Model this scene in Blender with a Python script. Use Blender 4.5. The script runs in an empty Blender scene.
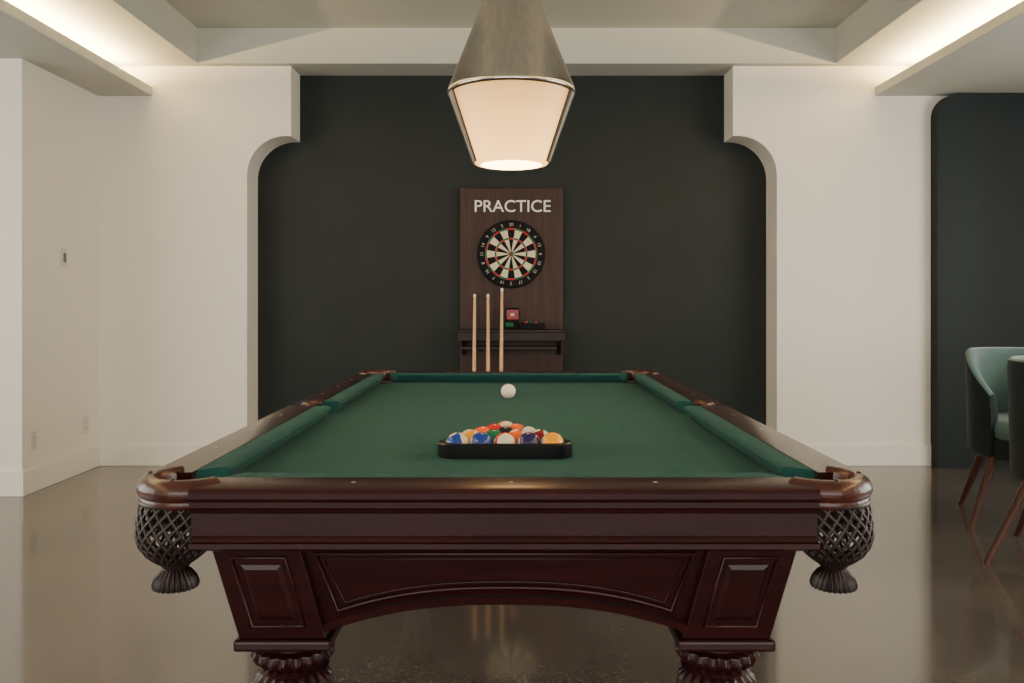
import bpy, bmesh, math
from mathutils import Vector, Matrix
from math import sin, cos, pi, radians

C = bpy.context.scene.collection
F = 870.0
CZ = 1.172
# ---------------------------------------------------------------- materials
def new_mat(name):
    m = bpy.data.materials.new(name); m.use_nodes = True
    nt = m.node_tree
    return m, nt, nt.nodes['Principled BSDF']

def mat(name, col, rough=0.5, metal=0.0, noise=0.0, nscale=(20,20,20), coat=0.0, bump=0.0, bscale=200, sheen=0.0, spec=0.5, rvar=0.0, crough=0.12, aniso=0.0):
    m, nt, b = new_mat(name)
    b.inputs['Roughness'].default_value = rough
    b.inputs['Metallic'].default_value = metal
    b.inputs['Coat Weight'].default_value = coat
    b.inputs['Coat Roughness'].default_value = crough
    b.inputs['Sheen Weight'].default_value = sheen
    b.inputs['Specular IOR Level'].default_value = spec
    b.inputs['Anisotropic'].default_value = aniso
    b.inputs['Base Color'].default_value = (*col, 1)
    tc = nt.nodes.new('ShaderNodeTexCoord')
    mp = nt.nodes.new('ShaderNodeMapping')
    nt.links.new(tc.outputs['Object'], mp.inputs['Vector'])
    mp.inputs['Scale'].default_value = nscale
    n = nt.nodes.new('ShaderNodeTexNoise'); n.inputs['Scale'].default_value = 1.0
    n.inputs['Detail'].default_value = 6
    nt.links.new(mp.outputs['Vector'], n.inputs['Vector'])
    if noise > 0:
        r = nt.nodes.new('ShaderNodeValToRGB')
        r.color_ramp.elements[0].position = 0.3; r.color_ramp.elements[1].position = 0.7
        r.color_ramp.elements[0].color = (*[c*(1-noise) for c in col], 1)
        r.color_ramp.elements[1].color = (*[min(1, c*(1+noise)) for c in col], 1)
        nt.links.new(n.outputs['Fac'], r.inputs['Fac'])
        nt.links.new(r.outputs['Color'], b.inputs['Base Color'])
    if rvar > 0:
        mr = nt.nodes.new('ShaderNodeMapRange')
        mr.inputs['To Min'].default_value = max(0.02, rough-rvar); mr.inputs['To Max'].default_value = rough+rvar
        mr.inputs['From Min'].default_value = 0.3; mr.inputs['From Max'].default_value = 0.7
        nt.links.new(n.outputs['Fac'], mr.inputs['Value'])
        nt.links.new(mr.outputs['Result'], b.inputs['Roughness'])
    if bump > 0:
        n2 = nt.nodes.new('ShaderNodeTexNoise'); n2.inputs['Scale'].default_value = bscale
        nt.links.new(tc.outputs['Object'], n2.inputs['Vector'])
        bp = nt.nodes.new('ShaderNodeBump'); bp.inputs['Strength'].default_value = bump
        bp.inputs['Distance'].default_value = 0.002
        nt.links.new(n2.outputs['Fac'], bp.inputs['Height'])
        nt.links.new(bp.outputs['Normal'], b.inputs['Normal'])
    return m

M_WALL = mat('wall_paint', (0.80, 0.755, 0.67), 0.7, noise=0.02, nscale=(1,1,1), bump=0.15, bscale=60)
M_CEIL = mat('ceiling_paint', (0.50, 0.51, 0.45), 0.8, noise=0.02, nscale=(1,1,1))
M_DARK = mat('dark_wall_paint', (0.0102, 0.0150, 0.0145), 0.6, noise=0.12, nscale=(3,3,3), bump=0.2, bscale=80, spec=0.3)
M_DARKG = mat('dark_green_paint', (0.0064, 0.0122, 0.0128), 0.6, noise=0.2, nscale=(6,6,.4), spec=0.3)
def floor_mat():
    m, nt, b = new_mat('polished_concrete')
    tc = nt.nodes.new('ShaderNodeTexCoord')
    n1 = nt.nodes.new('ShaderNodeTexNoise'); n1.inputs['Scale'].default_value=1.8; n1.inputs['Detail'].default_value=8; n1.inputs['Roughness'].default_value=0.65
    n2 = nt.nodes.new('ShaderNodeTexNoise'); n2.inputs['Scale'].default_value=65; n2.inputs['Detail'].default_value=3
    for n in (n1,n2): nt.links.new(tc.outputs['Object'], n.inputs['Vector'])
    r1 = nt.nodes.new('ShaderNodeValToRGB')
    r1.color_ramp.elements[0].position=0.32; r1.color_ramp.elements[1].position=0.68
    r1.color_ramp.elements[0].color=(0.068,0.056,0.046,1); r1.color_ramp.elements[1].color=(0.112,0.093,0.077,1)
    nt.links.new(n1.outputs['Fac'], r1.inputs['Fac'])
    r2 = nt.nodes.new('ShaderNodeValToRGB')
    r2.color_ramp.elements[0].position=0.38; r2.color_ramp.elements[1].position=0.62
    r2.color_ramp.elements[0].color=(0.84,0.84,0.84,1); r2.color_ramp.elements[1].color=(1.13,1.13,1.12,1)
    nt.links.new(n2.outputs['Fac'], r2.inputs['Fac'])
    mx = nt.nodes.new('ShaderNodeMix'); mx.data_type='RGBA'; mx.blend_type='MULTIPLY'; mx.inputs['Factor'].default_value=1.0
    nt.links.new(r1.outputs['Color'], mx.inputs['A']); nt.links.new(r2.outputs['Color'], mx.inputs['B'])
    nt.links.new(mx.outputs['Result'], b.inputs['Base Color'])
    mr = nt.nodes.new('ShaderNodeMapRange'); mr.inputs['From Min'].default_value=0.3; mr.inputs['From Max'].default_value=0.7
    mr.inputs['To Min'].default_value=0.08; mr.inputs['To Max'].default_value=0.17
    nt.links.new(n1.outputs['Fac'], mr.inputs['Value']); nt.links.new(mr.outputs['Result'], b.inputs['Roughness'])
    b.inputs['Specular IOR Level'].default_value=0.7
    b.inputs['Coat Weight'].default_value=0.35; b.inputs['Coat Roughness'].default_value=0.06
    return m
M_FLOOR = floor_mat()
M_MAHO = mat('mahogany', (0.0215, 0.0030, 0.0038), 0.31, noise=0.3, nscale=(4,60,60), coat=0.14, spec=0.22)
M_MAHOY = mat('mahogany_side', (0.0200, 0.0030, 0.0036), 0.31, noise=0.3, nscale=(60,4,60), coat=0.25, spec=0.22)
M_CLOTH = mat('green_felt', (0.0160, 0.0700, 0.0610), 0.95, noise=0.08, nscale=(40,40,40), bump=0.3, bscale=900, sheen=0.03, spec=0.05)
M_CUSH = mat('cushion_felt', (0.0135, 0.066, 0.059), 0.9, noise=0.08, nscale=(40,40,40), bump=0.3, bscale=900, sheen=0.03, spec=0.08)
M_LEATH = mat('brown_leather', (0.050, 0.0105, 0.0062), 0.30, noise=0.35, nscale=(30,30,30), bump=0.4, bscale=150, coat=0.2, spec=0.4)
M_NET = mat('net_leather', (0.016, 0.0072, 0.0068), 0.42, noise=0.3, nscale=(50,50,50), spec=0.4)
M_PEARL = mat('pearl_inlay', (0.42, 0.33, 0.24), 0.3)
M_METAL = mat('brushed_nickel', (0.47, 0.43, 0.38), 0.18, metal=1.0, aniso=0.5, noise=0.10, nscale=(60,60,2))
M_DMETAL = mat('dark_bronze', (0.03, 0.025, 0.02), 0.35, metal=0.6)
M_BOARD = mat('walnut_board', (0.035, 0.0160, 0.0120), 0.5, noise=0.35, nscale=(35,35,2.0), spec=0.3)
M_SHELF = mat('walnut_shelf', (0.015, 0.0060, 0.005), 0.45, noise=0.35, nscale=(2,35,35), spec=0.3)
M_TEXT = mat('sign_letter_paint', (0.80, 0.77, 0.70), 0.5)
M_NUM = mat('number_paint', (0.42, 0.41, 0.38), 0.5)
M_BLACK = mat('black_sisal', (0.005, 0.005, 0.005), 0.7, spec=0.15)
M_RACK = mat('black_plastic', (0.004, 0.004, 0.005), 0.30, spec=0.3)
M_CREAM = mat('cream_sisal', (0.66, 0.57, 0.38), 0.8, noise=0.05, nscale=(80,80,80))
M_RED = mat('red_sisal', (0.40, 0.010, 0.013), 0.7, spec=0.2)
M_GREEN = mat('green_sisal', (0.008, 0.12, 0.04), 0.7, spec=0.2)
M_WIRE = mat('steel_wire', (0.3, 0.3, 0.3), 0.3, metal=1.0)
M_CUE = mat('maple_cue', (0.58, 0.34, 0.15), 0.35, noise=0.1, nscale=(60,60,3), coat=0.2)
M_CUEB = mat('cue_butt', (0.03, 0.012, 0.01), 0.3, coat=0.4)
M_WHITEP = mat('white_plastic', (0.66, 0.62, 0.55), 0.4)
M_GREYP = mat('grey_plastic', (0.12, 0.11, 0.10), 0.4)
M_VELI = mat('velvet_lit', (0.068, 0.132, 0.122), 0.85, noise=0.12, nscale=(8,8,8), sheen=0.35)  # chair velvet as lit on the inside, light put into the colour
M_VELO = mat('velvet_shaded', (0.006, 0.0122, 0.0128), 0.8, noise=0.2, nscale=(10,10,10), sheen=0.1, spec=0.2)  # same velvet, with the shade of the outer shell put into the colour
M_LEG = mat('walnut_leg', (0.048, 0.014, 0.008), 0.4, noise=0.25, nscale=(40,40,4), spec=0.3)
M_REDBOX = mat('red_tin', (0.24, 0.012, 0.016), 0.35)

def emis(name, col, strength, z0=None, z1=None):
    m, nt, b = new_mat(name)
    b.inputs['Base Color'].default_value = (0.35,0.26,0.14,1)
    b.inputs['Roughness'].default_value = 0.4
    b.inputs['Emission Color'].default_value = (*col, 1)
    b.inputs['Emission Strength'].default_value = strength
    if z0 is not None:
        g = nt.nodes.new('ShaderNodeNewGeometry'); s = nt.nodes.new('ShaderNodeSeparateXYZ')
        nt.links.new(g.outputs['Position'], s.inputs[0])
        mr = nt.nodes.new('ShaderNodeMapRange')
        mr.inputs['From Min'].default_value = z0; mr.inputs['From Max'].default_value = z1
        mr.inputs['To Min'].default_value = strength*1.5; mr.inputs['To Max'].default_value = strength*0.45
        nt.links.new(s.outputs['Z'], mr.inputs['Value'])
        nt.links.new(mr.outputs['Result'], b.inputs['Emission Strength'])
    return m
M_GLOW = emis('opal_glass', (1.0, 0.50, 0.13), 2.5, 1.60, 1.85)
M_DOWNGLOW = emis('bottom_glow_mat', (1.0, 0.60, 0.26), 20)  # strong emission for the disc added below the diffuser

# ---------------------------------------------------------------- helpers
def link(o, parent=None):
    C.objects.link(o)
    if parent:
        o.parent = parent
        o.matrix_parent_inverse = parent.matrix_basis.inverted()
    return o

def empty(name, loc, rotz=0):
    e = bpy.data.objects.new(name, None); e.location = loc; e.rotation_euler = (0,0,rotz)
    e.empty_display_size = 0.1
    C.objects.link(e); 
    return e

def mesh(name, verts, faces, m, parent=None, smooth=False, bevel=0, seg=2, mats=None, fm=None, angle=None):
    me = bpy.data.meshes.new(name); me.from_pydata([tuple(v) for v in verts], [], faces); me.update()
    bm = bmesh.new(); bm.from_mesh(me); bmesh.ops.recalc_face_normals(bm, faces=bm.faces); bm.to_mesh(me); bm.free()
    for mm in (mats or [m]): me.materials.append(mm)
    if fm:
        for p, i in zip(me.polygons, fm): p.material_index = i
    if smooth:
        for p in me.polygons: p.use_smooth = True
        if angle:
            try: me.set_sharp_from_angle(angle=radians(angle))
            except Exception: pass
    o = bpy.data.objects.new(name, me); link(o, parent)
    if bevel:
        b = o.modifiers.new('bevel', 'BEVEL'); b.width = bevel; b.segments = seg; b.limit_method = 'ANGLE'
    return o

def box(name, x0,x1,y0,y1,z0,z1, m, parent=None, bevel=0, seg=2):
    v = [(x0,y0,z0),(x1,y0,z0),(x1,y1,z0),(x0,y1,z0),(x0,y0,z1),(x1,y0,z1),(x1,y1,z1),(x0,y1,z1)]
    return mesh(name, v, HEXF, m, parent, bevel=bevel, seg=seg)
HEXF = [(0,1,2,3),(4,5,6,7),(0,1,5,4),(1,2,6,5),(2,3,7,6),(3,0,4,7)]

def prism(name, poly, fn, a, b, m, parent=None, bevel=0, smooth=False, angle=30):
    n = len(poly)
    v = [fn(p, a) for p in poly] + [fn(p, b) for p in poly]
    f = [tuple(range(n)), tuple(range(n, 2*n))] + [(i, (i+1) % n, n+(i+1) % n, n+i) for i in range(n)]
    return mesh(name, v, f, m, parent, bevel=bevel, smooth=smooth, angle=angle)

def lathe(name, prof, c, m, parent=None, seg=48, a0=0, a1=2*pi, flutes=0, smooth=True, angle=40):
    full = abs(a1-a0-2*pi) < 1e-6
    n = seg if full else seg+1
    v = []; f = []
    for p in prof:
        amp = p[2] if len(p) > 2 else 0
        for i in range(n):
            a = a0+(a1-a0)*i/seg
            r = p[0]*(1+amp*cos(flutes*a))
            v.append((c[0]+r*cos(a), c[1]+r*sin(a), c[2]+p[1]))
    for j in range(len(prof)-1):
        for i in range(seg):
            i2 = (i+1) % n
            f.append((j*n+i, j*n+i2, (j+1)*n+i2, (j+1)*n+i))
    if full:
        if prof[0][0] > 1e-4: f.append(tuple(range(n)))
        if prof[-1][0] > 1e-4: f.append(tuple(range((len(prof)-1)*n, len(prof)*n)))
    return mesh(name, v, f, m, parent, smooth=smooth, angle=angle)

def tube(name, lines, r, m, parent=None, cyclic=False, res=3):
    cu = bpy.data.curves.new(name, 'CURVE'); cu.dimensions = '3D'
    cu.bevel_depth = r; cu.bevel_resolution = res
    for pts in lines:
        s = cu.splines.new('POLY'); s.points.add(len(pts)-1)
        for p, q in zip(s.points, pts): p.co = (*q, 1)
        s.use_cyclic_u = cyclic
    cu.materials.append(m)
    tmp = bpy.data.objects.new(name+'_c', cu); C.objects.link(tmp)
    bpy.context.view_layer.update()
    me = bpy.data.meshes.new_from_object(tmp.evaluated_get(bpy.context.evaluated_depsgraph_get()))
    bpy.data.objects.remove(tmp)
    me.name = name
    for p in me.polygons: p.use_smooth = True
    if not me.materials: me.materials.append(m)
    o = bpy.data.objects.new(name, me)
    return link(o, parent)

def text(name, body, size, m, loc, parent=None, width=None, roty=0, extrude=0.002, offset=0.0):
    cu = bpy.data.curves.new(name, 'FONT'); cu.body = body; cu.size = size
    cu.align_x = 'CENTER'; cu.align_y = 'CENTER'; cu.extrude = extrude; cu.offset = offset
    tmp = bpy.data.objects.new(name+'_c', cu); C.objects.link(tmp)
    bpy.context.view_layer.update()
    me = bpy.data.meshes.new_from_object(tmp.evaluated_get(bpy.context.evaluated_depsgraph_get()))
    bpy.data.objects.remove(tmp)
    xs = [v.co.x for v in me.vertices]; ys = [v.co.y for v in me.vertices]
    cx = (min(xs)+max(xs))/2; cy = (min(ys)+max(ys))/2
    sx = width/(max(xs)-min(xs)) if width else 1
    R = Matrix.Rotation(roty, 4, 'Y') @ Matrix.Rotation(pi/2, 4, 'X')
    for v in me.vertices:
        v.co = R @ Vector(((v.co.x-cx)*sx, v.co.y-cy, v.co.z)) + Vector(loc)
    me.materials.clear(); me.materials.append(m)
    o = bpy.data.objects.new(name, me)
    return link(o, parent)

# ---------------------------------------------------------------- room shell
WY = 6.12      # pier face
DY = 6.38      # dark wall face
ZC = 2.81     # low ceiling
BF = 6.05     # tray beam face
box('floor', -4.6,4.6,-3.4,6.5,-0.1,0.0, M_FLOOR)
XZ = lambda p, y: (p[0], y, p[1])
def arc(cx, cz, r, a0, a1, n=14):
    return [(cx+r*cos(radians(a0+(a1-a0)*i/n)), cz+r*sin(radians(a0+(a1-a0)*i/n))) for i in range(n+1)]
r = 0.275; ZN = 2.32
pl = [(-2.91,0),(-1.864,0)] + arc(-1.864+r, ZN-r, r, 180, 90) + [(-1.555,ZN),(-1.555,ZC),(-2.91,ZC)]
prism('wall_back', pl, XZ, WY, DY, M_WALL, angle=30, smooth=True)
pr = [(-p[0],p[1]) for p in pl]; pr = [(p[0] if p[0]<2.5 else 3.1, p[1]) for p in pr]
prism('wall_back_pier', pr, XZ, WY, DY, M_WALL, angle=30, smooth=True)
box('wall_niche', -2.2,2.2,DY,DY+0.08,0,ZC, M_DARK)
box('wall_left_return', -4.5,-2.91,5.167,6.46,0,ZC, M_WALL)
pd = [(2.945,0),(2.945,2.44)] + arc(2.945+0.16,2.44,0.16,180,90)[1:] + [(4.5,2.60),(4.5,0)]
prism('wall_right_return', pd, XZ, 6.02, 6.46, M_DARKG, smooth=True)
box('wall_left', -4.6,-4.5,-3.3,6.46,0,3.12, M_WALL)
box('wall_right', 4.5,4.6,-3.3,6.46,0,3.12, M_WALL)
# ceiling
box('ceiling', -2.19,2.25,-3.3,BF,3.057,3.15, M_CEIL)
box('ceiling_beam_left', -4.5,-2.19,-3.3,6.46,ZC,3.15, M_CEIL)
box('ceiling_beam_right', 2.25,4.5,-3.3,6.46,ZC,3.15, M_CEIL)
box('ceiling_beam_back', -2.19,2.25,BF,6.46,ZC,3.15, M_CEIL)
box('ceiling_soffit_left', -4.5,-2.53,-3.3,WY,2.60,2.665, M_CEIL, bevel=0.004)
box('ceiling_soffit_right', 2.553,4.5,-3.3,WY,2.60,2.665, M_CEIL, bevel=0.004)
# baseboards
def bb(name, x0,x1,y0,y1):
    box(name, x0,x1,y0,y1,0,0.15, M_WALL, bevel=0.004)
bb('baseboard_back_left', -2.895,-1.864,WY-0.015,WY)
bb('baseboard_back_right', 1.864,2.945,WY-0.015,WY)
bb('baseboard_left_return', -2.91,-2.895,5.152,WY)
bb('baseboard_left_front', -4.5,-2.91,5.152,5.167)
# rear wall with an unseen window, added to frame the fill light
box('wall_rear_base', -4.5,4.5,-3.4,-3.3,0,0.4, M_WALL)
box('wall_rear_header', -4.5,4.5,-3.4,-3.3,2.55,3.12, M_WALL)
box('wall_rear_side', -4.5,-3.4,-3.4,-3.3,0.4,2.55, M_WALL)
box('wall_rear_side.001', 3.4,4.5,-3.4,-3.3,0.4,2.55, M_WALL)
w = empty('added_window', (0,-3.35,0.4))
for i in range(5):
    x = -3.4+i*1.7
    box('mullion_%d'%i, x-0.03,x+0.03,-3.38,-3.32,0.4,2.55, M_DMETAL, w)
box('rail_top', -3.4,3.4,-3.38,-3.32,2.49,2.55, M_DMETAL, w)
box('rail_bottom', -3.4,3.4,-3.38,-3.32,0.4,0.46, M_DMETAL, w)

# ---------------------------------------------------------------- switches
def plate(name, y, z, hw, hh, m, detail):
    e = empty(name, (-2.91,y,z))
    box('plate', -2.91,-2.902,y-hw,y+hw,z-hh,z+hh, m, e, bevel=0.003)
    if detail == 'switch':
        box('toggle', -2.902,-2.893,y-0.012,y+0.012,z-0.03,z+0.03, M_GREYP, e, bevel=0.002)
    else:
        for dz in (-0.022,0.022):
            box('socket', -2.902,-2.8995,y-0.016,y+0.016,z+dz-0.014,z+dz+0.014, M_WHITEP, e, bevel=0.002)
            for dy in (-0.006,0.006):
                box('slot', -2.8995,-2.899,y+dy-0.0015,y+dy+0.0015,z+dz-0.006,z+dz+0.006, M_GREYP, e)
plate('light_switch', 5.64, 1.44, 0.035, 0.06, M_WHITEP, 'switch')
plate('wall_outlet', 5.28, 0.31, 0.036, 0.058, M_WHITEP, 'o')
plate('wall_outlet.001', 5.93, 0.31, 0.036, 0.058, M_WHITEP, 'o')

# ---------------------------------------------------------------- pool table
TX, TY = -0.014, 2.834
T = empty('pool_table', (TX,TY,0))
NX, NY = 0.56, 1.12      # nose half sizes
BZ, RZ = 0.79, 0.832
def W(x,y,z): return (TX+x, TY+y, z)
def clipped(hx, hy, c):
    return [(-hx+c,-hy),(hx-c,-hy),(hx,-hy+c),(hx,hy-c),(hx-c,hy),(-hx+c,hy),(-hx,hy-c),(-hx,-hy+c)]
XY = lambda p, z: W(p[0],p[1],z)
prism('bed', clipped(NX+0.03, NY+0.03, 0.075), XY, 0.765, BZ, M_CLOTH, T)
prism('slate_frame', clipped(NX-0.01, NY-0.0, 0.10), XY, 0.60, 0.764, M_MAHO, T)
cprof = [(0.0,.826),(0.003,.816),(0.028,BZ-.002),(0.056,BZ-.002),(0.056,RZ-.001),(0.022,RZ+0.0005),(0.006,RZ-0.001)]
def cushion(name, fn, n0, b0, n1, b1):
    v=[]; n=len(cprof)
    for s_n, s_b in ((n0,b0),(n1,b1)):
        for t,z in cprof:
            k=t/0.056
            v.append(fn(s_n+(s_b-s_n)*k, t, z))
    f=[tuple(range(n)),tuple(range(n,2*n))]+[(i,(i+1)%n,n+(i+1)%n,n+i) for i in range(n)]
    mesh(name, v, f, M_CUSH, T, smooth=True, angle=35)
for sg, nm in ((-1,'front'),(1,'back')):
    cushion('cushion_'+nm, lambda s,t,z,sg=sg: W(s, sg*(NY+t), z), -0.50,-0.545,0.50,0.545)
for sg, nm in ((-1,'left'),(1,'right')):
    fn = lambda s,t,z,sg=sg: W(sg*(NX+t), s, z)
    cushion('cushion_%s_a'%nm, fn, -1.06,-1.105,-0.07,-0.055)
    cushion('cushion_%s_b'%nm, fn, 0.07,0.055,1.06,1.105)
wprof = [(0.056,RZ),(0.138,RZ),(0.147,.829),(0.152,.822),(0.152,.812),(0.146,.805),(0.146,.795),(0.142,.791),(0.140,.785),(0.137,.783),
         (0.135,.742),(0.140,.738),(0.143,.733),(0.150,.731),(0.150,.722),(0.140,.716),(0.056,.716)]
def wood(name, fn, a, b, m):
    prism(name, wprof, fn, a, b, m, T, smooth=True, angle=25)
for sg, nm in ((-1,'front'),(1,'back')):
    wood('rail_'+nm, lambda p,s,sg=sg: W(s, sg*(NY+p[0]), p[1]), -0.568, 0.568, M_MAHO)
for sg, nm in ((-1,'left'),(1,'right')):
    fn = lambda p,s,sg=sg: W(sg*(NX+p[0]*0.97), s, p[1])
    wood('rail_%s_a'%nm, fn, -1.128,-0.05, M_MAHOY)
    wood('rail_%s_b'%nm, fn, 0.05,1.128, M_MAHOY)
    x = sg*(NX+0.075)
    a = [(x+sg*(-0.02+0.045*sin(k*pi/12)) , 0.052*cos(k*pi/12)) for k in range(13)]
    tube('side_pocket_strap_'+nm, [[W(p[0],p[1],RZ-0.006) for p in a]], 0.013, M_LEATH, T)
    box('side_pocket_apron_'+nm, min(TX+sg*0.675,TX+sg*0.695),max(TX+sg*0.675,TX+sg*0.695),TY-0.05,TY+0.05,0.72,0.822, M_MAHOY, T, bevel=0.004)
    box('side_pocket_liner_'+nm, min(TX+sg*0.60,TX+sg*0.675),max(TX+sg*0.60,TX+sg*0.675),TY-0.05,TY+0.05,0.72,0.74, M_RACK, T)
def sight(x,y):
    d=0.0048
    mesh('sight', [W(x-d,y,RZ+.0008),W(x,y-d*1.2,RZ+.0008),W(x+d,y,RZ+.0008),W(x,y+d*1.2,RZ+.0008),W(x-d,y,RZ-.002),W(x,y-d*1.2,RZ-.002),W(x+d,y,RZ-.002),W(x,y+d*1.2,RZ-.002)],
         [(0,1,2,3),(4,5,6,7),(0,1,5,4),(1,2,6,5),(2,3,7,6),(3,0,4,7)], M_PEARL, T)
for sg in (-1,1):
    for x in (-0.28,0.012,0.28): sight(x, sg*(NY+0.10))
    for y in (-.84,-.56,-.28,.28,.56,.84): sight(sg*(NX+0.105), y)
# corner pockets
for sx in (-1,1):
    for sy in (-1,1):
        nm = '%s_%s'%('front' if sy<0 else 'back','left' if sx<0 else 'right')
        cx, cy = 0.600, 1.167
        pf = [(0.056,.790),(0.056,.828),(0.060,.837),(0.070,.841),(0.082,.839),(0.091,.833),(0.096,.824),(0.097,.814),(0.093,.806),(0.090,.803),(0.092,.798),(0.090,.790),(0.084,.787)]
        v=[];f=[];n=len(pf);seg=26
        for i in range(seg+1):
            a = radians(45-100+200*i/seg)
            for (rr,z) in pf:
                v.append(W(sx*(cx+rr*cos(a)), sy*(cy+(rr+0.006)*sin(a)), z))
        for i in range(seg):
            for j in range(n):
                f.append((i*n+j, i*n+(j+1)%n, (i+1)*n+(j+1)%n, (i+1)*n+j))
        f += [tuple(range(n)), tuple(range(seg*n,(seg+1)*n))]
        mesh('pocket_casting_'+nm, v, f, M_LEATH, T, smooth=True, angle=50)
        for a in (5, 85):
            a=radians(a)
            lathe('rivet', [(0.0,0.005),(0.004,0.004),(0.006,0.0),(0.006,-0.003)][::-1], W(sx*(cx+0.076*cos(a)), sy*(cy+0.080*sin(a)), .839), M_DMETAL, T, seg=12)
        prof=[(0.078,.797,0),(0.078,.775,.3),(0.075,.755,.6),(0.071,.735,.9),(0.064,.715,1),(0.052,.697,1),(0.036,.684,1),(0.022,.676,1)]
        def net_pt(t, a):
            q=t*(len(prof)-1); i=min(int(q),len(prof)-2); k=q-i
            rr=prof[i][0]*(1-k)+prof[i+1][0]*k; z=prof[i][1]*(1-k)+prof[i+1][1]*k
            sh=prof[i][2]*(1-k)+prof[i+1][2]*k
            return W(sx*(cx+0.006+0.012*sh+rr*cos(a)), sy*(cy+0.012+0.020*sh+rr*sin(a)), z)
        lines=[]
        for k in range(22):
            for d in (-1,1):
                lines.append([net_pt(t/24, 2*pi*k/22+d*t/24*1.5) for t in range(25)])
        tube('pocket_net_'+nm, lines, 0.0034, M_NET, T, res=2)
        tube('pocket_net_ring_'+nm, [[net_pt(0.02, 2*pi*k/40) for k in range(40)]], 0.006, M_NET, T, cyclic=True)
        tc = W(sx*(cx+0.018), sy*(cy+0.032), 0)
        lathe('pocket_tassel_'+nm, [(0.010,.630,0),(0.038,.631,.08),(0.040,.638,.08),(0.036,.650,.08),(0.028,.662,.06),(0.020,.668,0),(0.026,.672,0),(0.028,.678,0),(0.018,.684,0)], tc, M_NET, T, seg=120, flutes=24)
# cabinet
ZT, ZB = 0.714, 0.528
def leg_pt(sx, sy, u, w_, v):
    x = (0.545-0.165*u) - 0.042*v
    y = (1.222-0.165*w_) - 0.035*v
    z = ZT + (ZB-ZT)*v
    return W(sx*x, sy*y, z)
def quad_panel(name, fn, u0,u1,v0,v1, d, inset):
    pts=[fn(u,v,0.0) for u,v in ((u0,v0),(u1,v0),(u1,v1),(u0,v1))]
    iu, iv = inset
    pts+=[fn(u,v,d) for u,v in ((u0+iu,v0+iv),(u1-iu,v0+iv),(u1-iu,v1-iv),(u0+iu,v1-iv))]
    mesh(name, pts, [(4,5,6,7),(0,1,5,4),(1,2,6,5),(2,3,7,6),(3,0,4,7)], M_MAHO, T)
for sx in (-1,1):
    for sy in (-1,1):
        nm = '%s_%s'%('front' if sy<0 else 'back','left' if sx<0 else 'right')
        v=[leg_pt(sx,sy,u,w_,vv) for vv in (1,0) for (u,w_) in ((0,0),(1,0),(1,1),(0,1))]
        mesh('leg_block_'+nm, v, HEXF, M_MAHO, T, bevel=0.003)
        fY = lambda u,vv,d: (lambda p: (p[0], p[1]+sy*d, p[2]))(leg_pt(sx,sy,u,0,vv))
        fX = lambda u,vv,d: (lambda p: (p[0]+sx*d, p[1], p[2]))(leg_pt(sx,sy,0,u,vv))
        for tag, fn in (('y',fY),('x',fX)):
            loop=[fn(u,vv,0.001) for u,vv in ((.20,.12),(.80,.12),(.80,.86),(.20,.86))]
            tube('leg_bead_%s_%s'%(nm,tag), [loop], 0.0045, M_MAHO, T, cyclic=True)
            quad_panel('leg_panel_%s_%s'%(nm,tag), fn, .27,.73,.20,.79, 0.004, (.05,.045))
        cx, cy = 0.545-0.0825-0.042, 1.222-0.0825-0.035
        ox=sx*cx; oy=sy*cy
        h=0.092
        box('leg_cap_'+nm, TX+ox-h,TX+ox+h,TY+oy-h,TY+oy+h,0.506,0.528, M_MAHO, T, bevel=0.006, seg=3)
        pr_ = [(0.030,0.0,0),(0.052,0.004,0),(0.058,0.03,0),(0.050,0.06,0),(0.034,0.075,0),(0.040,0.09,0),(0.036,0.11,0),
              (0.040,0.18,.05),(0.050,0.27,.06),(0.064,0.35,.07),(0.074,0.40,.07),(0.072,0.425,.06),(0.057,0.440,.03),(0.062,0.443,0),(0.070,0.447,0),(0.064,0.452,0),(0.060,0.455,.04),
              (0.072,0.462,.05),(0.079,0.474,.05),(0.075,0.486,.04),(0.062,0.492,0),(0.062,0.496,0),(0.070,0.500,0),(0.070,0.507,0)]
        lathe('leg_turned_'+nm, pr_, W(ox,oy,0), M_MAHO, T, seg=140, flutes=20)
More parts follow.
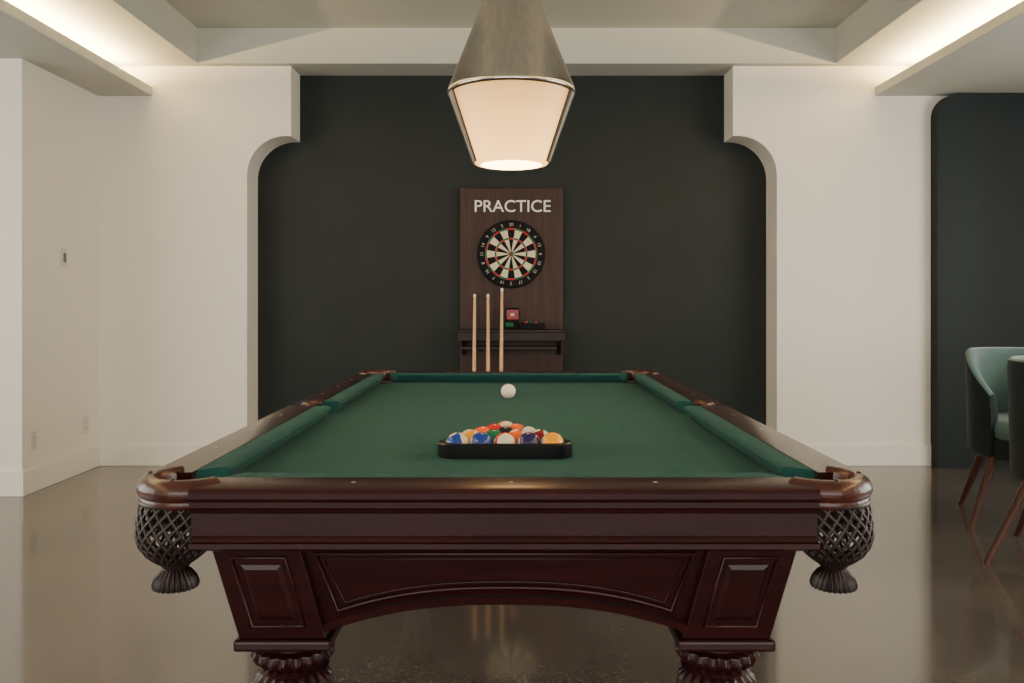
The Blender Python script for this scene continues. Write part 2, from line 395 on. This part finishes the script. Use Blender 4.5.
def apron(name, half_top, half_bot, fn, zc):
    def zb(s, lo=ZB+0.012, hi=zc):
        k=min(abs(s)/half_bot,1)
        return lo+(hi-lo)*(1-k**2.4)
    N=28
    def strip(nm2, ztop, zbot, d0, d1, ht, hb):
        v=[];f=[]
        for i in range(N+1):
            c=-1+2*i/N
            for d in (d0,d1):
                v.append(fn(c*ht, ztop(c*ht), d)); v.append(fn(c*hb, zbot(c*hb), d))
        for i in range(N):
            a=i*4; b=a+4
            f += [(a,a+1,b+1,b),(a+2,a+3,b+3,b+2),(a,b,b+2,a+2),(a+1,b+1,b+3,a+3)]
        f += [(0,1,3,2),(N*4,N*4+1,N*4+3,N*4+2)]
        mesh(nm2, v, f, M_MAHO, T, smooth=True, angle=30)
    strip(name+'_panel', lambda s:ZT, lambda s:zb(s), 0.014, 0.03, half_top, half_bot)
    strip(name+'_top', lambda s:ZT, lambda s:ZT-0.012, 0.002, 0.014, half_top, half_top)
    strip(name+'_arch', lambda s:zb(s)+0.016, lambda s:zb(s), -0.002, 0.016, half_bot, half_bot)
    m=0.026
    top=[(c*(half_top-m-0.004), ZT-0.019) for c in (-1,1)]
    bot=[((half_bot-m)*(1-2*i/20), zb((half_bot-m)*(1-2*i/20))+0.030) for i in range(21)]
    loop=[fn(s,z,0.011) for s,z in top+bot]
    tube(name+'_bead', [loop], 0.005, M_MAHO, T, cyclic=True)
    m=0.040
    top=[(c*(half_top-m-0.004), ZT-0.030) for c in (-1,1)]
    bot=[((half_bot-m)*(1-2*i/20), zb((half_bot-m)*(1-2*i/20))+0.041) for i in range(21)]
    loop=[fn(s,z,0.013) for s,z in top+bot]
    tube(name+'_bead_inner', [loop], 0.0025, M_MAHO, T, cyclic=True)
for sg, nm in ((-1,'front'),(1,'back')):
    apron('apron_'+nm, 0.384, 0.343, lambda s,z,d,sg=sg: W(s, sg*(1.218-0.035*(ZT-z)/(ZT-ZB)-d), z), 0.597)
for sg, nm in ((-1,'left'),(1,'right')):
    apron('apron_'+nm, 1.060, 1.025, lambda s,z,d,sg=sg: W(sg*(0.541-0.042*(ZT-z)/(ZT-ZB)-d), s, z), 0.597)

# ---------------------------------------------------------------- balls and rack
R = 0.0285
def ball_mat(name, col, stripe):
    m, nt, b = new_mat(name)
    b.inputs['Roughness'].default_value = 0.12
    b.inputs['Coat Weight'].default_value = 0.1
    tc = nt.nodes.new('ShaderNodeTexCoord'); s = nt.nodes.new('ShaderNodeSeparateXYZ')
    nt.links.new(tc.outputs['Object'], s.inputs[0])
    ivory = (0.72,0.62,0.45,1)
    ab = nt.nodes.new('ShaderNodeMath'); ab.operation='ABSOLUTE'; nt.links.new(s.outputs['X'], ab.inputs[0])
    g = nt.nodes.new('ShaderNodeMath'); g.operation='GREATER_THAN'; g.inputs[1].default_value = R*0.92
    nt.links.new(ab.outputs[0], g.inputs[0])
    mix2 = nt.nodes.new('ShaderNodeMix'); mix2.data_type='RGBA'
    mix2.inputs['B'].default_value = ivory
    nt.links.new(g.outputs[0], mix2.inputs['Factor'])
    if stripe:
        az = nt.nodes.new('ShaderNodeMath'); az.operation='ABSOLUTE'; nt.links.new(s.outputs['Z'], az.inputs[0])
        g2 = nt.nodes.new('ShaderNodeMath'); g2.operation='GREATER_THAN'; g2.inputs[1].default_value = R*0.62
        nt.links.new(az.outputs[0], g2.inputs[0])
        mx = nt.nodes.new('ShaderNodeMix'); mx.data_type='RGBA'
        mx.inputs['A'].default_value = (*col,1); mx.inputs['B'].default_value = ivory
        nt.links.new(g2.outputs[0], mx.inputs['Factor'])
        nt.links.new(mx.outputs['Result'], mix2.inputs['A'])
    else:
        mix2.inputs['A'].default_value = (*col,1)
    nt.links.new(mix2.outputs['Result'], b.inputs['Base Color'])
    return m
cols = dict(yellow=(0.85,0.34,0.005), blue=(0.006,0.035,0.24), red=(0.58,0.012,0.008), purple=(0.015,0.006,0.07),
            orange=(0.85,0.12,0.006), green=(0.005,0.12,0.05), maroon=(0.18,0.006,0.008), black=(0.005,0.005,0.006))
def ball(name, x, y, m, rot):
    me = bpy.data.meshes.new(name); bm = bmesh.new()
    bmesh.ops.create_uvsphere(bm, u_segments=40, v_segments=24, radius=R)
    for f in bm.faces: f.smooth=True
    bm.to_mesh(me); bm.free(); me.materials.append(m)
    o = bpy.data.objects.new(name, me); o.location=(x,y,BZ+R+0.0003); o.rotation_euler=rot; C.objects.link(o)
RY = 2.072
RCX = -0.017
# solids: rotate so the number disc (local +-X) points away from the viewer's upper hemisphere
S0 = (0.0, 0.25, 0.25)
layout = [
  [('blue',1,(0.3,1.15,0.2)),('blue',0,S0),('red',1,(1.2,0.2,0.1)),('purple',0,S0),('yellow',0,S0)],
  [('yellow',1,(0.2,1.2,0.2)),('green',0,S0),('orange',1,(0.1,1.35,0.1)),('maroon',1,(0.2,1.2,0.1))],
  [('orange',0,S0),('black',0,S0),('green',1,(0.9,0.2,0.2))],
  [('red',0,S0),('orange',0,S0)],
  [('yellow',1,(1.0,0.2,0.3))]]
D = 2*R+0.0008
y_first = RY+0.019+R
cache={}
for i,row in enumerate(layout):
    n=len(row)
    for j,(c,s,rot) in enumerate(row):
        if (c,s) not in cache: cache[(c,s)] = ball_mat('ball_%s_%s'%(c,'stripe' if s else 'solid'), cols[c], s)
        ball('billiard_ball', RCX+(j-(n-1)/2)*D, y_first+i*D*0.8660, cache[(c,s)], rot)
ball('cue_ball', -0.014, 3.33, mat('ivory', (0.82,0.73,0.57), 0.12, coat=0.2), (0,0,0))
def tri(off, n=8):
    cs=[(RCX-2*D, y_first),(RCX+2*D, y_first),(RCX, y_first+4*D*0.8660)]
    pts=[]
    for (cx,cy),a in zip(cs,(210,330,90)):
        for k in range(n+1):
            t=radians(a-60+120*k/n)
            pts.append((cx+off*cos(t), cy+off*sin(t)))
    return pts
hi=tri(R+0.001); ho=tri(R+0.0195); hm=tri(R+0.005); hn=tri(R+0.016)
n=len(hi); v=[]; f=[]
for ring,z in ((hi,BZ+.0005),(hi,BZ+.032),(hm,BZ+.036),(hn,BZ+.036),(ho,BZ+.032),(ho,BZ+.0005)):
    v+=[(p[0],p[1],z) for p in ring]
for k in range(6):
    for i in range(n):
        f.append((k*n+i,k*n+(i+1)%n,((k+1)%6)*n+(i+1)%n,((k+1)%6)*n+i))
mesh('ball_rack', v, f, M_RACK, None, smooth=True, angle=40)

# ---------------------------------------------------------------- pendant lamp
LX, LY = -0.002, 2.85
L = empty('pendant_lamp', (LX,LY,2.0))
ZR = 1.842; ZL = 1.612
lathe('shade_cone', [(0.207,ZR),(0.2085,ZR+.006),(0.207,ZR+.016),(0.091,2.152),(0.034,2.31),(0.030,2.32),(0.026,2.32),(0.030,2.308),(0.088,2.150),(0.203,ZR+.004),(0.207,ZR)], (LX,LY,0), M_METAL, L, seg=128)
lathe('diffuser', [(0.0,ZL-.001),(0.105,ZL-.001),(0.115,ZL),(0.121,ZL+.010),(0.198,ZR-.002),(0.0,ZR)], (LX,LY,0), M_GLOW, L, seg=96)
lathe('bottom_glow', [(0.0,ZL-.003),(0.098,ZL-.003),(0.100,ZL-.002)], (LX,LY,0), M_DOWNGLOW, L, seg=64)  # added glowing disc, throws a pool of light down on the table
for k in (0,1):
    c=pi*k; hw=radians(25)
    lathe('side_frame_%d'%k, [(0.208,ZR),(0.128,ZL+.004),(0.122,ZL+.004),(0.203,ZR-.002)], (LX,LY,0), M_METAL, L, seg=12, a0=c-hw, a1=c+hw)
    for s in (-1,1):
        a=c+s*hw
        tube('frame_edge_%d_%d'%(k,s), [[(LX+0.2065*cos(a),LY+0.2065*sin(a),ZR),(LX+0.125*cos(a),LY+0.125*sin(a),ZL+.004)]], 0.003, M_DMETAL, L)
ring=lambda r_,z:[(LX+r_*cos(2*pi*i/72),LY+r_*sin(2*pi*i/72),z) for i in range(72)]
tube('rim_ring', [ring(0.2065,ZR)], 0.0035, M_DMETAL, L, cyclic=True)
lathe('stem', [(0.008,2.31),(0.008,3.02),(0.05,3.03),(0.055,3.057)], (LX,LY,0), M_METAL, L, seg=32)

# ---------------------------------------------------------------- practice board
BX = -0.004; BY = 6.31
B = empty('practice_board', (BX,BY,0))
hw=0.373
box('panel', BX-hw,BX+hw,BY,DY-0.002,0.0,1.98, M_BOARD, B, bevel=0.005)
text('lettering', 'PRACTICE', 0.122, M_TEXT, (BX+0.009,BY-0.001,1.846), B, width=0.550, offset=0.0006)
box('shelf', BX-hw-0.008,BX+hw+0.008,6.15,BY,0.935,0.955, M_SHELF, B, bevel=0.003)
box('shelf_front', BX-hw-0.008,BX+hw+0.008,6.15,6.165,0.875,0.935, M_SHELF, B, bevel=0.003)
box('shelf_lower', BX-hw+0.01,BX+hw-0.05,6.18,BY,0.81,0.835, M_SHELF, B, bevel=0.003)
for s in (-1,1):
    x=BX+s*(hw-0.03)
    prism('bracket', [(6.165,0.935),(BY,0.935),(BY,0.77),(6.28,0.77),(6.20,0.86),(6.165,0.90)], lambda p,t:(t,p[0],p[1]), x-0.012, x+0.012, M_SHELF, B)
# dartboard
DX, DZ, DF = -0.006, 1.496, 6.268
DB = empty('dartboard', (DX,DF,DZ))
def disc_pt(r_,a,y): return (DX+r_*sin(a), y, DZ+r_*cos(a))
pf=[(0.0,BY-0.001),(0.235,BY-0.001),(0.244,BY-0.008),(0.245,DF+0.008),(0.240,DF+0.001),(0.233,DF),(0.0,DF)]
v=[];f=[];S=80
for rr,y in pf:
    for i in range(S): v.append(disc_pt(max(rr,0.0005),2*pi*i/S,y))
for j in range(len(pf)-1):
    for i in range(S): f.append((j*S+i,j*S+(i+1)%S,(j+1)*S+(i+1)%S,(j+1)*S+i))
mesh('board_body', v, f, M_BLACK, DB, smooth=True, angle=40)
sc=0.187/0.170
rings=[(0.016,0.096,0),(0.096,0.107,1),(0.107,0.159,0),(0.159,0.170,1)]
v=[];f=[];fm=[]
for k in range(20):
    for (r0,r1,t) in rings:
        base=len(v); q=4
        for i in range(q+1):
            a=2*pi*(k-0.5+i/q)/20
            v.append(disc_pt(r0*sc,a,DF-0.001-0.0003*t)); v.append(disc_pt(r1*sc,a,DF-0.001-0.0003*t))
        for i in range(q):
            f.append((base+2*i,base+2*i+1,base+2*i+3,base+2*i+2))
            fm.append((0 if k%2==0 else 1)+2*t)
mesh('segments', v, f, None, DB, mats=[M_BLACK,M_CREAM,M_RED,M_GREEN], fm=fm)
for nm,rr,mm,dd in (('outer_bull',0.017,M_GREEN,0.002),('bullseye',0.0075,M_RED,0.0028)):
    v=[disc_pt(rr*sc,2*pi*i/32,DF-dd) for i in range(32)]
    mesh(nm, v, [tuple(range(32))], mm, DB)
wl=[[disc_pt(rr*sc,2*pi*i/80,DF-0.002) for i in range(80)] for rr in (0.016,0.096,0.107,0.159,0.170)]
tube('ring_wires', wl, 0.0006, M_WIRE, DB, cyclic=True, res=1)
tube('spider_wires', [[disc_pt(0.016*sc,2*pi*(k+.5)/20,DF-0.002),disc_pt(0.17*sc,2*pi*(k+.5)/20,DF-0.002)] for k in range(20)], 0.0006, M_WIRE, DB, res=1)
for k,nn in enumerate([20,1,18,4,13,6,10,15,2,17,3,19,7,16,8,11,14,9,12,5]):
    a=2*pi*k/20
    text('number_%d'%nn, str(nn), 0.032, M_NUM, disc_pt(0.213,a,DF-0.001), DB, roty=a, extrude=0.0005)

# shelf items
e = empty('dart_case', (-0.01,6.2,0.956))
box('case_body', -0.055,0.050,6.20,6.27,0.956,1.02, M_BLACK, e, bevel=0.006)
box('case_label', -0.045,0.010,6.198,6.20,0.975,1.005, M_GREEN, e)
box('tin', -0.040,0.045,6.22,6.28,1.02,1.105, M_REDBOX, e, bevel=0.008)
box('tin_label', -0.010,0.016,6.218,6.22,1.05,1.07, M_CREAM, e, bevel=0.001)
box('tin_lid', -0.043,0.048,6.217,6.283,1.095,1.108, M_BLACK, e, bevel=0.004)
e = empty('dart_tray', (0.13,6.2,0.956))
box('tray_base', 0.065,0.235,6.18,6.27,0.956,0.965, M_BLACK, e, bevel=0.002)
for nm,(a,b,c,d) in dict(lip_front=(0.065,0.235,6.18,6.186),lip_back=(0.065,0.235,6.264,6.27),lip_left=(0.065,0.071,6.186,6.264),lip_right=(0.229,0.235,6.186,6.264)).items():
    box(nm,a,b,c,d,0.965,1.0,M_BLACK,e)
for i in range(3):
    x=0.10+0.035*i
    lathe('chalk_%d'%i,[(0.012,0.965),(0.012,1.010),(0.008,1.012)],(x,6.225,0),M_GREEN if i%2 else M_REDBOX,e,seg=16)

# cues
for (px,ptop,tilt) in ((474,293,0.004),(488.5,293,-0.004),(500.5,287,0.01)):
    X=(px-512)*6.11/F; Z=CZ+(299-ptop)*6.11/F
    e = empty('cue_stick', (X,6.09,0))
    def seg_(nm,z0,z1,r0,r1,m):
        n=20; v=[];
        for z,r_ in ((z0,r0),(z1,r1)):
            k=z/Z
            for i in range(n): v.append((X+tilt*k+r_*cos(2*pi*i/n), 6.02+0.105*min(1,k/1.0)+r_*sin(2*pi*i/n), z))
        mesh(nm, v, [tuple(range(n)),tuple(range(n,2*n))]+[(i,(i+1)%n,n+(i+1)%n,n+i) for i in range(n)], m, e, smooth=True, angle=40)
    seg_('bumper',0.0,0.02,0.014,0.016,M_RACK)
    seg_('butt',0.02,0.50,0.017,0.016,M_CUEB)
    seg_('shaft',0.50,Z-0.03,0.016,0.0095,M_CUE)
    seg_('ferrule',Z-0.03,Z-0.008,0.0095,0.009,M_TEXT)
    seg_('tip',Z-0.008,Z,0.0085,0.007,M_BOARD)

# ---------------------------------------------------------------- tub chairs
def tub_chair(x, y, rot, foot=0.27):
    e = bpy.data.objects.new('tub_chair', None); C.objects.link(e)
    loc = Matrix.Translation((x,y,0)) @ Matrix.Rotation(rot,4,'Z')
    def tf(p): return loc @ Vector(p)
    e.matrix_basis = Matrix.Translation((x,y,0))
    K=0.87
    N=48; v=[];f=[];fm=[]
    A=radians(138)
    for i in range(N+1):
        a=-A+2*A*i/N
        k=abs(a)/A
        top=0.905-0.22*max(0,(k-0.55)/0.45)**1.3
        ca, sa = cos(a), sin(a)
        sec=[(0.255,0.35),(0.290,0.35),(0.308,0.38),(0.315,0.60),(0.322,top-0.04),(0.318,top-0.012),(0.300,top),(0.272,top-0.012),(0.262,top-0.04),(0.250,0.60),(0.25,0.45)]
        for r_,z in sec: v.append(tf((r_*K*sa, r_*K*ca, z)))
    n=11
    for i in range(N):
        for j in range(n):
            f.append((i*n+j,i*n+(j+1)%n,(i+1)*n+(j+1)%n,(i+1)*n+j))
            fm.append(0 if (j<=4 or j==10) else 1)
    f += [tuple(range(n)), tuple(range(N*n,(N+1)*n))]; fm += [0,0]
    mesh('shell', v, f, None, e, smooth=True, angle=70, mats=[M_VELO,M_VELI], fm=fm)
    def disc(nm, prof, m):
        v=[];f=[];S=40
        for r_,z in prof:
            for i in range(S):
                a=2*pi*i/S
                yy=r_*cos(a)
                if yy<0: yy*=1.22
                v.append(tf((K*r_*sin(a),K*yy,z)))
        for j in range(len(prof)-1):
            for i in range(S): f.append((j*S+i,j*S+(i+1)%S,(j+1)*S+(i+1)%S,(j+1)*S+i))
        f.append(tuple(range(S))); f.append(tuple(range((len(prof)-1)*S,len(prof)*S)))
        mesh(nm, v, f, m, e, smooth=True, angle=60)
    disc('seat_base', [(0.20,0.34),(0.25,0.345),(0.262,0.36),(0.262,0.44),(0.25,0.45)], M_VELO)
    disc('seat_cushion', [(0.22,0.45),(0.248,0.46),(0.256,0.50),(0.250,0.535),(0.22,0.55),(0.10,0.557)], M_VELI)
    for i,(lx,ly) in enumerate(((-1,-1),(1,-1),(1,1),(-1,1))):
        v=[];n=14
        for (px,py,z,r_) in ((0.165*lx,0.165*ly,0.36,0.026),(foot*lx,foot*ly,0.0,0.014)):
            for q in range(n): v.append(tf((px+r_*cos(2*pi*q/n),py+r_*sin(2*pi*q/n),z)))
        mesh('leg_%d'%(i+1), v, [tuple(range(n)),tuple(range(n,2*n))]+[(q,(q+1)%n,n+(q+1)%n,n+q) for q in range(n)], M_LEG, e, smooth=True, angle=40)
tub_chair(2.70, 4.58, radians(-22), 0.28)
tub_chair(2.53, 3.88, radians(49), 0.305)

# ---------------------------------------------------------------- lights
def area(name, loc, rot, sx, sy, power, col):
    l = bpy.data.lights.new(name,'AREA'); l.shape='RECTANGLE'; l.size=sx; l.size_y=sy; l.energy=power; l.color=col
    o = bpy.data.objects.new(name,l); o.location=loc; o.rotation_euler=rot; C.objects.link(o); return o
area('rear_fill', (0,-3.45,1.5), (radians(90),0,0), 6.8,2.1, 220, (1.0,0.945,0.87))  # added soft fill from behind the camera, source unseen
area('side_daylight_fill', (-4.45,1.8,1.5), (radians(90),0,radians(-90)), 4.0,2.0, 120, (1.0,0.96,0.90))  # unseen area lamp for daylight from the left, no window built here
area('side_daylight_fill.001', (4.45,2.6,1.5), (radians(90),0,radians(90)), 3.5,2.0, 140, (1.0,0.95,0.88))  # added fill to brighten the left side wall, no window built here
area('cove_strip', (-2.72,1.4,2.672), (radians(180),0,0), 0.04,9.2, 480, (1.0,0.68,0.32))
area('cove_strip.001', (2.74,1.4,2.672), (radians(180),0,0), 0.04,9.2, 480, (1.0,0.68,0.32))
wd = bpy.data.worlds.new('world'); bpy.context.scene.world = wd; wd.use_nodes = True
wd.node_tree.nodes['Background'].inputs[0].default_value=(0.9,0.95,1,1)
wd.node_tree.nodes['Background'].inputs[1].default_value=0.4

# ---------------------------------------------------------------- camera
cd = bpy.data.cameras.new('camera'); cam = bpy.data.objects.new('camera', cd); C.objects.link(cam)
cam.location=(0,0,CZ); cam.rotation_euler=(radians(90),0,0)
cd.sensor_width=36; cd.lens=F/1024*36; cd.shift_y=-(341.5-299)/1024
bpy.context.scene.camera = cam
